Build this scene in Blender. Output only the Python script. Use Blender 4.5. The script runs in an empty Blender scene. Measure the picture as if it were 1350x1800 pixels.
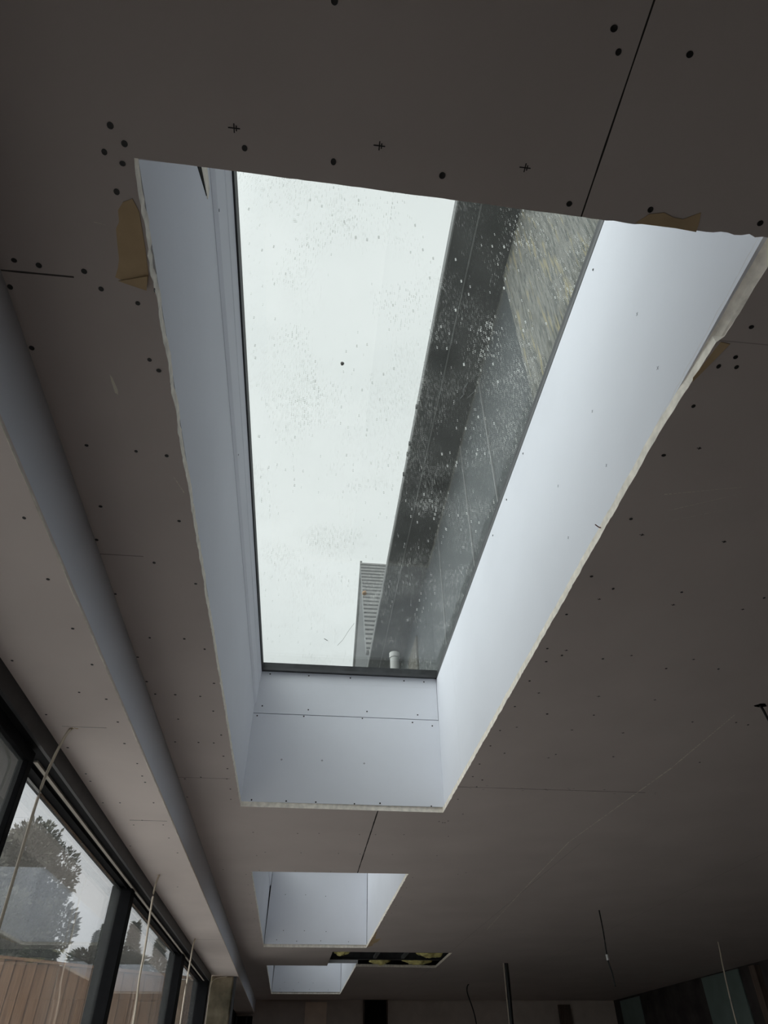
import bpy, bmesh, math, random
from mathutils import Vector, Matrix, geometry, noise

random.seed(7)
SC = bpy.context.scene
COL = SC.collection

# ------------------------------------------------------------------ camera
yaw, pit, rol, FPX = -.1168, .717, -.0095, 1160.
fw = Vector((-math.sin(yaw)*math.cos(pit), math.cos(yaw)*math.cos(pit), math.sin(pit)))
r0 = Vector((math.cos(yaw), math.sin(yaw), 0)); u0 = r0.cross(fw)
rr = r0*math.cos(rol)+u0*math.sin(rol); uu = -r0*math.sin(rol)+u0*math.cos(rol)
cd = bpy.data.cameras.new('camera'); cam = bpy.data.objects.new('camera', cd); COL.objects.link(cam)
cam.matrix_world = Matrix(((rr.x, uu.x, -fw.x, 0), (rr.y, uu.y, -fw.y, 0), (rr.z, uu.z, -fw.z, 1.5), (0, 0, 0, 1)))
cd.sensor_fit = 'HORIZONTAL'; cd.sensor_width = 36; cd.lens = FPX/1350*36; cd.clip_start = .02; cd.clip_end = 300
SC.camera = cam

# ------------------------------------------------------------------ sky and exposure
SKY = .91
EXPOSURE = .12
W = bpy.data.worlds.new('overcast_sky'); SC.world = W; W.use_nodes = True
nt = W.node_tree; nt.nodes.clear()
out = nt.nodes.new('ShaderNodeOutputWorld'); bg = nt.nodes.new('ShaderNodeBackground')
tc = nt.nodes.new('ShaderNodeTexCoord'); mp = nt.nodes.new('ShaderNodeMapping'); nz = nt.nodes.new('ShaderNodeTexNoise'); rp = nt.nodes.new('ShaderNodeValToRGB')
mp.inputs['Scale'].default_value = (1.2, 1.2, 3.0); nz.inputs['Scale'].default_value = 1.6; nz.inputs['Detail'].default_value = 4
rp.color_ramp.elements[0].position = .3; rp.color_ramp.elements[0].color = (.78, .83, .83, 1)
rp.color_ramp.elements[1].position = .75; rp.color_ramp.elements[1].color = (.91, .95, .95, 1)
nt.links.new(tc.outputs['Generated'], mp.inputs[0]); nt.links.new(mp.outputs[0], nz.inputs['Vector']); nt.links.new(nz.outputs['Fac'], rp.inputs[0])
# unseen bright sky lobe added behind and left of the camera to light the interior
GLOW = 2.7
vd = nt.nodes.new('ShaderNodeVectorMath'); vd.operation = 'DOT_PRODUCT'; vd.inputs[1].default_value = Vector((-.80, -.20, .56)).normalized()
vn = nt.nodes.new('ShaderNodeVectorMath'); vn.operation = 'NORMALIZE'
mr = nt.nodes.new('ShaderNodeMapRange'); mr.interpolation_type = 'SMOOTHSTEP'; mr.inputs['From Min'].default_value = .50; mr.inputs['From Max'].default_value = .97; mr.inputs['To Min'].default_value = SKY; mr.inputs['To Max'].default_value = SKY+GLOW
nt.links.new(tc.outputs['Generated'], vn.inputs[0]); nt.links.new(vn.outputs[0], vd.inputs[0]); nt.links.new(vd.outputs['Value'], mr.inputs['Value'])
nt.links.new(rp.outputs[0], bg.inputs[0]); nt.links.new(mr.outputs[0], bg.inputs[1]); nt.links.new(bg.outputs[0], out.inputs[0])
SC.view_settings.view_transform = 'Standard'; SC.view_settings.look = 'None'; SC.view_settings.gamma = 1
SC.view_settings.use_curve_mapping = False; SC.view_settings.exposure = EXPOSURE
SC.cycles.max_bounces = 14; SC.cycles.diffuse_bounces = 8; SC.cycles.glossy_bounces = 5; SC.cycles.transparent_max_bounces = 24
SC.cycles.use_denoising = True

# ------------------------------------------------------------------ materials
def mat(name, color, rough=.8, spec=.3, var=.08, scale=6, stretch=(1, 1, 1), metal=0, bump=0, bscale=80, color2=None, v2=.5):
    m = bpy.data.materials.new(name); m.use_nodes = True; t = m.node_tree; b = t.nodes['Principled BSDF']
    b.inputs['Roughness'].default_value = rough; b.inputs['Specular IOR Level'].default_value = spec; b.inputs['Metallic'].default_value = metal
    tcn = t.nodes.new('ShaderNodeTexCoord'); mpn = t.nodes.new('ShaderNodeMapping'); n = t.nodes.new('ShaderNodeTexNoise'); r = t.nodes.new('ShaderNodeValToRGB')
    mpn.inputs['Scale'].default_value = stretch; n.inputs['Scale'].default_value = scale; n.inputs['Detail'].default_value = 6
    c2 = color2 if color2 else tuple(min(1, c*(1+var)) for c in color)
    c1 = color if color2 else tuple(c*(1-var) for c in color)
    r.color_ramp.elements[0].position = v2-.2; r.color_ramp.elements[0].color = (*c1, 1)
    r.color_ramp.elements[1].position = v2+.2; r.color_ramp.elements[1].color = (*c2, 1)
    t.links.new(tcn.outputs['Object'], mpn.inputs[0]); t.links.new(mpn.outputs[0], n.inputs['Vector']); t.links.new(n.outputs['Fac'], r.inputs[0]); t.links.new(r.outputs[0], b.inputs['Base Color'])
    if bump:
        n2 = t.nodes.new('ShaderNodeTexNoise'); n2.inputs['Scale'].default_value = bscale; bp = t.nodes.new('ShaderNodeBump'); bp.inputs['Strength'].default_value = bump
        t.links.new(mpn.outputs[0], n2.inputs['Vector']); t.links.new(n2.outputs['Fac'], bp.inputs['Height']); t.links.new(bp.outputs[0], b.inputs['Normal'])
    return m

def glass_mat(name, tint, ior=1.5, dirt=0.0, haze=0.0, film=None):
    m = bpy.data.materials.new(name); m.use_nodes = True; t = m.node_tree; t.nodes.clear(); L = t.links.new; N = t.nodes.new
    o = N('ShaderNodeOutputMaterial'); tr = N('ShaderNodeBsdfTransparent'); tr.inputs[0].default_value = (*tint, 1)
    gl = N('ShaderNodeBsdfGlossy'); gl.inputs['Roughness'].default_value = .0; gl.inputs[0].default_value = (1, 1, 1, 1)
    fr = N('ShaderNodeFresnel'); ge = N('ShaderNodeNewGeometry'); mm = N('ShaderNodeMapRange')
    mm.inputs['To Min'].default_value = ior; mm.inputs['To Max'].default_value = 1/ior
    L(ge.outputs['Backfacing'], mm.inputs['Value']); L(mm.outputs[0], fr.inputs['IOR'])
    mx = N('ShaderNodeMixShader'); L(fr.outputs[0], mx.inputs[0]); L(tr.outputs[0], mx.inputs[1]); L(gl.outputs[0], mx.inputs[2])
    last = mx
    if dirt or haze:
        tcn = N('ShaderNodeTexCoord')
        def speck(scale, lo, patch_scale, pthr, stretch=(1, 1, 1), seed=0):
            mpn = N('ShaderNodeMapping'); mpn.inputs['Scale'].default_value = stretch; mpn.inputs['Location'].default_value = (seed, seed*.7, 0); L(tcn.outputs['Object'], mpn.inputs[0])
            v = N('ShaderNodeTexVoronoi'); v.inputs['Scale'].default_value = scale; v.voronoi_dimensions = '2D'; L(mpn.outputs[0], v.inputs['Vector'])
            lt = N('ShaderNodeMath'); lt.operation = 'LESS_THAN'
            nn = N('ShaderNodeTexNoise'); nn.inputs['Scale'].default_value = patch_scale; nn.inputs['Detail'].default_value = 3; L(mpn.outputs[0], nn.inputs['Vector'])
            mr = N('ShaderNodeMapRange'); mr.inputs['From Min'].default_value = pthr; mr.inputs['From Max'].default_value = pthr+.25; mr.inputs['To Min'].default_value = 0; mr.inputs['To Max'].default_value = lo
            # random cell size from cell colour
            sp = N('ShaderNodeSeparateColor'); L(v.outputs['Color'], sp.inputs[0])
            ml = N('ShaderNodeMath'); ml.operation = 'MULTIPLY'; pw = N('ShaderNodeMath'); pw.operation = 'POWER'; pw.inputs[1].default_value = 3
            L(sp.outputs[0], pw.inputs[0]); L(nn.outputs['Fac'], mr.inputs['Value']); L(mr.outputs[0], ml.inputs[0]); L(pw.outputs[0], ml.inputs[1])
            L(v.outputs['Distance'], lt.inputs[0]); L(ml.outputs[0], lt.inputs[1]); return lt
        s1 = speck(150, .40, 5, .45); s2 = speck(250, .31, 4, .38, seed=3.1); s3 = speck(30, .10, 3, .3, seed=5.3); s4 = speck(26, .13, 2.6, .50, stretch=(.35, 2.2, 1), seed=8.2)
        a = N('ShaderNodeMath'); a.operation = 'MAXIMUM'; b = N('ShaderNodeMath'); b.operation = 'MAXIMUM'; c = N('ShaderNodeMath'); c.operation = 'MAXIMUM'
        L(s1.outputs[0], a.inputs[0]); L(s2.outputs[0], a.inputs[1]); L(a.outputs[0], b.inputs[0]); L(s3.outputs[0], b.inputs[1]); L(b.outputs[0], c.inputs[0]); L(s4.outputs[0], c.inputs[1])
        dm = N('ShaderNodeMath'); dm.operation = 'MULTIPLY'; dm.inputs[1].default_value = dirt; L(c.outputs[0], dm.inputs[0])
        hn = N('ShaderNodeTexNoise'); hn.inputs['Scale'].default_value = 3.0; hn.inputs['Detail'].default_value = 8; hn.inputs['Roughness'].default_value = .65; L(tcn.outputs['Object'], hn.inputs['Vector'])
        hr = N('ShaderNodeMapRange'); hr.inputs['From Min'].default_value = .32; hr.inputs['From Max'].default_value = .75; hr.inputs['To Min'].default_value = haze*.3; hr.inputs['To Max'].default_value = haze
        L(hn.outputs['Fac'], hr.inputs['Value'])
        sm = N('ShaderNodeMath'); sm.operation = 'ADD'; sm.use_clamp = True; L(dm.outputs[0], sm.inputs[0]); L(hr.outputs[0], sm.inputs[1])
        tl = N('ShaderNodeBsdfTranslucent'); tl.inputs[0].default_value = (.62, .64, .62, 1)
        df = N('ShaderNodeBsdfDiffuse'); df.inputs[0].default_value = (.6, .6, .57, 1)
        md = N('ShaderNodeMixShader'); md.inputs[0].default_value = .35; L(tl.outputs[0], md.inputs[1]); L(df.outputs[0], md.inputs[2])
        m2 = N('ShaderNodeMixShader'); L(sm.outputs[0], m2.inputs[0]); L(mx.outputs[0], m2.inputs[1]); L(md.outputs[0], m2.inputs[2]); last = m2
    L(last.outputs[0], o.inputs[0])
    return m

def line_mat(name, color, lines, dots=None):
    """plasterboard paper with board joints; lines: (axis, value, lo, hi, halfwidth)  axis 0: joint at constant x, running in y"""
    m = mat(name, color, rough=.9, spec=.12, var=.05, scale=2.5, bump=.05, bscale=350); t = m.node_tree; L = t.links.new; N = t.nodes.new
    b = t.nodes['Principled BSDF']; src = b.inputs['Base Color'].links[0].from_socket
    tcn = N('ShaderNodeTexCoord'); sx = N('ShaderNodeSeparateXYZ'); nn = N('ShaderNodeTexNoise'); nn.inputs['Scale'].default_value = 9; nn.inputs['Detail'].default_value = 5
    L(tcn.outputs['Object'], sx.inputs[0]); L(tcn.outputs['Object'], nn.inputs['Vector'])
    total = None
    def mt(op, a, b_=None):
        n = N('ShaderNodeMath'); n.operation = op
        for i, v in enumerate((a, b_)):
            if v is None: continue
            if isinstance(v, (int, float)): n.inputs[i].default_value = v
            else: L(v, n.inputs[i])
        return n.outputs[0]
    for ax, val, lo, hi, hw, k in lines:
        c = sx.outputs[ax]; o = sx.outputs[1-ax]
        d = mt('ABSOLUTE', mt('SUBTRACT', c, val)); wob = mt('MULTIPLY', nn.outputs['Fac'], hw*1.6)
        f = mt('MULTIPLY', mt('LESS_THAN', d, wob), mt('MULTIPLY', mt('GREATER_THAN', o, lo), mt('LESS_THAN', o, hi))); f = mt('MULTIPLY', f, k)
        total = f if total is None else mt('MAXIMUM', total, f)
    mx = N('ShaderNodeMix'); mx.data_type = 'RGBA'; L(total, mx.inputs[0]); L(src, mx.inputs[6]); mx.inputs[7].default_value = (.035, .03, .027, 1); L(mx.outputs[2], b.inputs['Base Color'])
    return m

M = {}
WINDOW_LIT_PAPER = (.735, .65, .61)  # same boards as the ceiling; window light put into the paler soffit colour
SKYLIT_LINING = (.735, .745, .795)  # same boards again; bluish sky light put into the base colour
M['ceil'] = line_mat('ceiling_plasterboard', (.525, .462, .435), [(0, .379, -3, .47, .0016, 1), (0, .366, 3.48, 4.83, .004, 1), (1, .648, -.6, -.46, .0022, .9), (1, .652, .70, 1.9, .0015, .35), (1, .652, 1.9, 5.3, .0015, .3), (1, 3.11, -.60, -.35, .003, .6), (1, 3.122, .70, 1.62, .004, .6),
    (1, 1.45, -.6, -.47, .002, .6), (0, 1.60, 4.0, 13.2, .003, .25), (1, 7.9, 1.6, 5.3, .003, .25), (0, 2.8, -3, 13.2, .003, .25)])
M['soffit'] = line_mat('soffit_plasterboard', WINDOW_LIT_PAPER, [(1, 2.162, -.80, -.66, .002, .6), (1, 3.155, -.76, -.60, .004, .75), (1, 6.24, -.79, -.58, .005, .5), (1, 7.3, -.86, -.58, .004, .3)])
M['lining'] = mat('lining_plasterboard', SKYLIT_LINING, rough=.85, spec=.15, var=.035, scale=2.2, stretch=(1, .6, 1))
M['core'] = mat('gypsum_core', (.86, .80, .71), rough=.95, spec=.05, var=.16, scale=40, bump=.8, bscale=90)
M['paper_brown'] = mat('torn_brown_paper', (.52, .385, .235), rough=.9, spec=.05, var=.12, scale=14)
M['pencil'] = mat('pencil_marks', (.05, .045, .045), spec=.1)
M['scuff'] = mat('scuffs', (.72, .68, .58), spec=.05, rough=1)
M['hole'] = mat('dark_recess', (.012, .011, .01), spec=.1)
M['screw'] = mat('black_screw', (.018, .016, .015), rough=.5, spec=.4)
M['alu'] = mat('anthracite_frame', (.055, .056, .060), rough=.5, spec=.4, var=.15, scale=12)
M['black_frame'] = mat('black_frame', (.010, .010, .011), rough=.75, spec=.08, var=.2, scale=12)
M['alu2'] = mat('dusty_frame', (.05, .052, .055), rough=.6, spec=.3, var=.3, scale=14)
M['strip'] = mat('brush_strip', (.42, .38, .33), rough=.8, var=.1)
M['glass_roof'] = glass_mat('rooflight_glass', (.975, .99, .98), 1.36, dirt=.9, haze=.045)
M['glass_dimmed'] = glass_mat('dimmed_rooflight_glass', (.86, .87, .87), 1.45, dirt=.6, haze=.10)  # unseen panes; tint and dirt added to dim the two farther shafts
M['glass'] = glass_mat('window_glass', (.90, .90, .91), 1.55, haze=.05, dirt=.0)
M['glass_film'] = glass_mat('film_glass', (.62, .62, .63), 1.55, haze=.10)
M['concrete'] = mat('pale_bounce_floor', (.80, .74, .70), rough=.85, var=.15, scale=3)  # unseen floor; pale tone chosen to bounce light upward
M['cable_grey'] = mat('grey_cable', (.66, .58, .47), rough=.6)
M['cable_black'] = mat('black_cable', (.02, .02, .02), rough=.5)
M['cable_tip'] = mat('white_tape', (.75, .75, .75), rough=.6)
M['mid_floor'] = mat('mid_bounce_floor', (.30, .27, .25), rough=.9, var=.15, scale=3)  # unseen floor; middling tone chosen to limit bounce onto the far ceiling
M['dark_floor'] = mat('dark_low_bounce_floor', (.062, .053, .048), rough=.9, var=.2, scale=3)  # unseen floor; dark tone chosen to keep bounce off the ceiling
M['wall_dark'] = mat('dark_blockwork', (.06, .052, .05), rough=.95, var=.3, scale=5, spec=.1)
M['wall_board'] = mat('brown_grey_board', (.60, .52, .47), rough=.9, var=.08, spec=.1)
M['tan'] = mat('tan_board', (.90, .72, .58), rough=.9, var=.08, spec=.1)
M['green_board'] = mat('green_board', (.17, .215, .20), rough=.9, var=.08, spec=.1)
M['timber'] = mat('brown_timber', (.13, .095, .075), rough=.8, var=.3, scale=8, stretch=(8, 8, .6))
M['insul'] = mat('yellow_wool', (.80, .70, .30), rough=1, var=.3, scale=18, bump=1, bscale=60, spec=0)
M['pier'] = mat('mossy_concrete', (.045, .045, .028), rough=.9, color2=(.46, .39, .28), scale=5, bump=.3, bscale=30, spec=.15)
M['roof'] = mat('grey_roof_membrane', (.22, .23, .23), rough=.8, var=.1)
M['render_dark'] = mat('grey_cladding', (.026, .031, .033), rough=.7, var=.14, scale=3, stretch=(1, 1, .3))
M['soffit_out'] = mat('slate_grey_soffit', (.042, .043, .042), rough=.55, var=.35, scale=2.2)
M['gutter'] = mat('grey_gutter', (.048, .05, .05), rough=.5, var=.2, scale=3)
M['trim_light'] = mat('pale_trim', (.14, .145, .145), rough=.6)
M['tile'] = mat('roof_tile', (.17, .17, .165), rough=.8, var=.2, scale=10)
M['gable'] = mat('gable_cladding', (.065, .068, .07), rough=.8, var=.15)
M['white_plastic'] = mat('white_plastic', (.33, .33, .32), rough=.5)
M['beige'] = mat('beige_reflection', (.07, .064, .052), rough=.9, var=.15, scale=5)  # colour of a blurred reflection, put on a wall strip
M['fence'] = mat('weathered_fence_board', (.11, .055, .031), rough=.9, color2=(.26, .155, .092), scale=6, stretch=(14, 14, .35), spec=.1)
M['bounce_ground'] = mat('pale_bounce_ground', (.80, .76, .72), rough=1, var=.3, scale=4)  # unseen ground; pale tone chosen to bounce light onto the soffit
M['leaf'] = mat('leaf_green', (.075, .09, .055), rough=.8, var=.35, scale=2, spec=.2)
M['leaf_pale'] = mat('leaf_grey_green', (.17, .17, .135), rough=.8, var=.3, scale=2, spec=.2)
M['bark'] = mat('bark', (.07, .055, .045), rough=.95, var=.3, scale=20)
M['debris'] = mat('grey_debris', (.16, .15, .14), rough=.9, var=.4, scale=60)
M['leaf_dead'] = mat('dead_leaf', (.42, .25, .13), rough=.8, var=.3, scale=50)

def banded(m, period, frac, dark):
    t = m.node_tree; L = t.links.new; N = t.nodes.new; b = t.nodes['Principled BSDF']; src = b.inputs['Base Color'].links[0].from_socket
    tcn = N('ShaderNodeTexCoord'); sx = N('ShaderNodeSeparateXYZ'); L(tcn.outputs['Object'], sx.inputs[0])
    a = N('ShaderNodeMath'); a.operation = 'DIVIDE'; a.inputs[1].default_value = period; f = N('ShaderNodeMath'); f.operation = 'FRACT'; g = N('ShaderNodeMath'); g.operation = 'LESS_THAN'; g.inputs[1].default_value = frac
    L(sx.outputs[2], a.inputs[0]); L(a.outputs[0], f.inputs[0]); L(f.outputs[0], g.inputs[0]); mx = N('ShaderNodeMix'); mx.data_type = 'RGBA'; L(g.outputs[0], mx.inputs[0]); L(src, mx.inputs[6]); mx.inputs[7].default_value = (*dark, 1); L(mx.outputs[2], b.inputs['Base Color'])
banded(M['tile'], .19, .42, (.03, .03, .03))
def osb_mat():
    m = mat('strand_board', (.105, .104, .094), rough=.85, color2=(.165, .165, .152), scale=7, stretch=(1, 7, 1.2), spec=.15); t = m.node_tree; L = t.links.new; N = t.nodes.new
    b = t.nodes['Principled BSDF']; src = b.inputs['Base Color'].links[0].from_socket; tcn = N('ShaderNodeTexCoord'); prev = src
    for sc, rot, thr, colr in ((9, .35, .62, (.08, .082, .075)), (7, -.3, .64, (.20, .18, .12)), (13, .15, .63, (.07, .075, .07))):
        mpn = N('ShaderNodeMapping'); mpn.inputs['Rotation'].default_value = (rot, 0, 0); mpn.inputs['Scale'].default_value = (1, 5, .55)
        L(tcn.outputs['Object'], mpn.inputs[0]); n = N('ShaderNodeTexNoise'); n.inputs['Scale'].default_value = sc; n.inputs['Detail'].default_value = 2; L(mpn.outputs[0], n.inputs['Vector'])
        g = N('ShaderNodeMapRange'); g.inputs['From Min'].default_value = thr-.08; g.inputs['From Max'].default_value = thr; L(n.outputs['Fac'], g.inputs['Value'])
        mx = N('ShaderNodeMix'); mx.data_type = 'RGBA'; L(g.outputs[0], mx.inputs[0]); L(prev, mx.inputs[6]); mx.inputs[7].default_value = (*colr, 1); prev = mx.outputs[2]
    L(prev, b.inputs['Base Color']); return m
M['osb'] = osb_mat()

# ------------------------------------------------------------------ helpers
def link(o, parent=None):
    COL.objects.link(o)
    if parent:
        o.parent = parent; o.matrix_parent_inverse = Matrix.Translation(parent.location).inverted()
    return o
def obj(name, bm, mats, parent=None, smooth=False):
    bmesh.ops.recalc_face_normals(bm, faces=bm.faces)
    me = bpy.data.meshes.new(name); bm.to_mesh(me); bm.free()
    for m in (mats if isinstance(mats, (list, tuple)) else [mats]): me.materials.append(m)
    if smooth:
        for p in me.polygons: p.use_smooth = True
    return link(bpy.data.objects.new(name, me), parent)
def empty(name, loc=(0, 0, 0)):
    o = bpy.data.objects.new(name, None); o.empty_display_size = .1; o.location = loc; COL.objects.link(o); return o
def tag(o, label=None, cat=None, group=None, kind=None):
    if label: o['label'] = label
    if cat: o['category'] = cat
    if group: o['group'] = group
    if kind: o['kind'] = kind
    return o
def box(bm, x0, x1, y0, y1, z0, z1, mi=0):
    vs = [bm.verts.new((x, y, z)) for x in (x0, x1) for y in (y0, y1) for z in (z0, z1)]
    for f in ((0, 1, 3, 2), (4, 6, 7, 5), (0, 4, 5, 1), (2, 3, 7, 6), (0, 2, 6, 4), (1, 5, 7, 3)):
        bm.faces.new([vs[i] for i in f]).material_index = mi
    return vs
def boxo(name, dims, m, parent=None, bevel=0):
    bm = bmesh.new(); ox = (0, 0, 0)
    box(bm, *dims)
    if bevel: bmesh.ops.bevel(bm, geom=bm.edges[:], offset=bevel, segments=1, affect='EDGES')
    return obj(name, bm, m, parent)
def tube(bm, pts, rad, seg=10, cap=True):
    pts = [Vector(p) for p in pts]; rings = []
    for i, p in enumerate(pts):
        d = (pts[min(i+1, len(pts)-1)]-pts[max(i-1, 0)]).normalized(); a = d.cross(Vector((0, 0, 1)));
        if a.length < .05: a = d.cross(Vector((0, 1, 0)))
        a.normalize(); b = d.cross(a); r_ = rad[i] if isinstance(rad, (list, tuple)) else rad
        rings.append([bm.verts.new(p+(a*math.cos(t)+b*math.sin(t))*r_) for t in [2*math.pi*k/seg for k in range(seg)]])
    for q, w in zip(rings, rings[1:]):
        for k in range(seg): bm.faces.new((q[k], q[(k+1) % seg], w[(k+1) % seg], w[k]))
    if cap: bm.faces.new(rings[0][::-1]); bm.faces.new(rings[-1])
def smooth_path(pts, n=6):
    pts = [Vector(p) for p in pts]; o = []
    P = [pts[0]*2-pts[1]]+pts+[pts[-1]*2-pts[-2]]
    for i in range(1, len(P)-2):
        for k in range(n):
            t = k/n; a, b, c, d = P[i-1:i+3]
            o.append(.5*((2*b)+(c-a)*t+(2*a-5*b+4*c-d)*t*t+(3*b-a-3*c+d)*t**3))
    o.append(pts[-1]); return o
def extrude_poly(bm, pts3, off, mi=0):
    off = Vector(off); a = [bm.verts.new(Vector(p)) for p in pts3]; b = [bm.verts.new(Vector(p)+off) for p in pts3]; n = len(a)
    fs = [bm.faces.new(a), bm.faces.new(b[::-1])]+[bm.faces.new((a[i], b[i], b[(i+1) % n], a[(i+1) % n])) for i in range(n)]
    for f in fs: f.material_index = mi
    return fs

# measured positions on the ceiling, soffit and shaft linings (metres)
CEIL_SCREWS = [(-0.35, 0.396), (-0.366, 0.434), (-0.359, 0.492), (-0.514, 0.632), (-0.575, 0.679), (-0.362, 0.617), (-0.359, 0.688), (-0.157, 0.406), (-0.024, 0.411), (-0.033, 0.214), (-0.334, 0.419), (-0.342, 0.448), (-0.44, 0.635), (-0.418, 0.666), (-0.553, 0.627), (0.338, 0.203), (0.354, 0.228), (0.452, 0.22), (0.144, 0.413), (0.353, 0.434), (0.486, 0.429), (0.674, 0.431), (0.763, 0.618), (-0.357, 0.81), (-0.343, 0.834), (-0.528, 1.054), (-0.424, 1.061), (-0.359, 1.068), (-0.359, 1.293), (-0.446, 1.475), (-0.346, 1.563), (-0.54, 1.257), (-0.577, 1.39), (-0.577, 1.637), (-0.574, 0.806), (0.768, 0.685), (0.746, 0.709), (0.782, 0.707), (0.743, 0.81), (0.742, 0.952), (0.755, 1.171), (0.742, 1.418), (0.824, 1.47), (1.026, 1.467), (1.278, 1.471), (0.735, 1.614), (-0.518, 1.874), (-0.412, 1.87), (-0.355, 1.929), (-0.576, 2.003), (-0.574, 2.175), (-0.345, 2.166), (-0.559, 2.27), (-0.489, 2.268), (-0.402, 2.273), (-0.504, 2.477), (-0.366, 2.393), (-0.45, 2.698), (-0.389, 2.698), (-0.543, 2.701), (-0.353, 2.614), (-0.36, 2.837), (-0.353, 2.982), (-0.553, 3.128), (-0.479, 3.1), (-0.364, 3.111), (-0.357, 3.247), (-0.364, 3.394), (-0.57, 3.379), (0.738, 1.818), (0.799, 1.857), (0.76, 1.903), (0.941, 1.866), (1.179, 1.91), (1.358, 1.896), (0.743, 2.043), (0.745, 2.248), (0.884, 2.3), (1.064, 2.293), (1.469, 2.317), (0.743, 2.467), (1.642, 2.306), (1.7, 2.322), (1.697, 2.72), (0.741, 2.623), (0.819, 2.696), (1.04, 2.689), (1.294, 2.691), (0.741, 2.828), (0.744, 2.982), (0.791, 3.113), (0.738, 3.297), (0.797, 3.021)]
CEIL_SMALL = [(0.708, 3.659), (0.73, 3.677), (0.742, 3.676), (0.754, 3.645), (-0.278, 3.939), (-0.035, 3.94), (0.083, 3.93), (0.307, 3.933), (0.396, 3.926), (0.554, 3.913), (-0.222, 4.343), (-0.275, 4.424), (-0.01, 4.338), (0.214, 4.333), (0.344, 4.335), (0.54, 4.332), (0.813, 4.336), (0.807, 3.925), (1.032, 4.789), (1.076, 4.74), (0.838, 5.618), (0.809, 3.524)]
SOFFIT_SCREWS = [(-0.614, 1.103), (-0.624, 1.322), (-0.62, 1.539), (-0.824, 1.727), (-0.613, 1.729), (-0.688, 1.907), (-0.618, 1.946), (-0.826, 2.075), (-0.615, 2.111), (-0.825, 2.342), (-0.626, 2.288), (-0.614, 2.471), (-0.82, 2.593), (-0.821, 2.672), (-0.617, 2.598), (-0.617, 2.666), (-0.826, 2.926), (-0.757, 2.92), (-0.621, 2.908), (-0.706, 3.153), (-0.624, 3.212), (-0.754, 3.224), (-0.618, 3.676), (-0.626, 3.417), (-0.828, 3.57), (-0.709, 4.425)]
BULK_SCREWS = [(0.829, 2.407), (1.085, 2.401), (1.253, 2.5), (1.244, 2.438), (1.396, 2.408), (1.547, 2.407), (1.727, 2.412), (1.868, 2.531), (1.868, 2.45), (2.485, 2.442)]
PENCIL = [(-0.171, 0.38), (0.043, 0.381), (0.268, 0.388), (0.811, 0.923), (0.807, 1.228), (1.032, 1.234), (0.803, 1.525), (1.03, 1.532), (1.247, 1.535), (0.802, 1.823), (1.026, 1.835), (1.242, 1.84), (0.801, 2.13), (1.025, 2.136), (1.241, 2.144), (0.8, 2.429), (1.025, 2.435), (1.238, 2.443), (1.02, 2.729)]
FAR_SCREWS = [(-0.273, 2.593), (-0.1, 2.592), (0.049, 2.591), (0.245, 2.588), (0.376, 2.594), (0.641, 2.587), (-0.276, 3.091), (-0.022, 3.079), (0.304, 3.083), (0.59, 3.075), (-0.297, 3.034), (-0.044, 3.041), (0.279, 3.042), (0.559, 3.03), (0.67, 3.015), (-0.253, 3.284), (-0.033, 3.284), (0.206, 3.282), (0.518, 3.279), (0.635, 3.278)]
FAR_PENCIL = [(-0.143, 2.8), (0.069, 2.802), (0.292, 2.794)]
RIGHT_SCREWS = [(0.888, 3.247), (1.102, 3.226), (0.537, 2.591), (0.752, 2.59), (1.177, 3.056), (1.416, 3.192), (1.624, 3.258), (0.971, 2.588), (1.158, 2.592), (1.381, 2.597), (1.872, 3.252), (2.102, 3.255), (1.694, 2.605)]
RIGHT_PENCIL = [(0.805, 2.889), (0.817, 2.694), (1.111, 2.893), (1.127, 2.699), (1.414, 2.896), (1.43, 2.704)]
LEFT_SCREWS = [(0.762, 3.102), (0.883, 3.326), (0.809, 3.045), (1.047, 3.094), (1.106, 3.325), (0.658, 2.559), (1.293, 3.078), (0.865, 2.563), (1.594, 3.111), (1.158, 2.565), (1.943, 3.072), (1.379, 2.572)]

# ================================================================== THE ROOM
H = 2.56; T = .025                    # ceiling underside, thickness of boards
SZ = 2.386; XB = -.581; XW = -.85     # soffit, bulkhead face, window head
XL, XR = -.323, .702
LIGHTS = [(.45, 3.50), (4.817, 7.87), (9.18, 12.235)]
RX, YN, YF = 5.3, -3.0, 13.1

def s(o, n=None): o['kind'] = 'structure'; return o
s(boxo('floor', (-1.05, .35, YN-.15, 4.6, -.12, 0), M['concrete'])); s(boxo('floor', (.35, RX+.15, YN-.15, 10.6, -.12, 0), M['dark_floor'])); s(boxo('floor', (.35, 3.4, 10.6, YF+.15, -.12, 0), M['concrete'])); s(boxo('floor', (3.4, RX+.15, 10.6, YF+.15, -.12, 0), M['dark_floor'])); s(boxo('floor', (-1.05, .35, 4.6, 9.8, -.12, 0), M['mid_floor'])); s(boxo('floor', (-1.05, .35, 9.8, YF+.15, -.12, 0), M['concrete']))  # floor tones differ by zone to steer the bounced light

def rag(p, q, amp, chip=0, step=.012):
    p, q = Vector((*p, 0)), Vector((*q, 0)); n = max(2, int((q-p).length/step)); d = (q-p).normalized(); nn = Vector((d.y, -d.x, 0)); o = []
    for i in range(n):
        v = p.lerp(q, i/n)
        if i: v = v+nn*(amp*(noise.noise(v*23+Vector((3, 7, 1)))+.5*noise.noise(v*70)) + (chip*max(0, noise.noise(v*45+Vector((9, 2, 4)))-.15)))
        o.append((v.x, v.y))
    return o
def loop(pts, amps):
    o = []
    for i, p in enumerate(pts): o += rag(p, pts[(i+1) % len(pts)], *amps[i])
    return o
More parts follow.
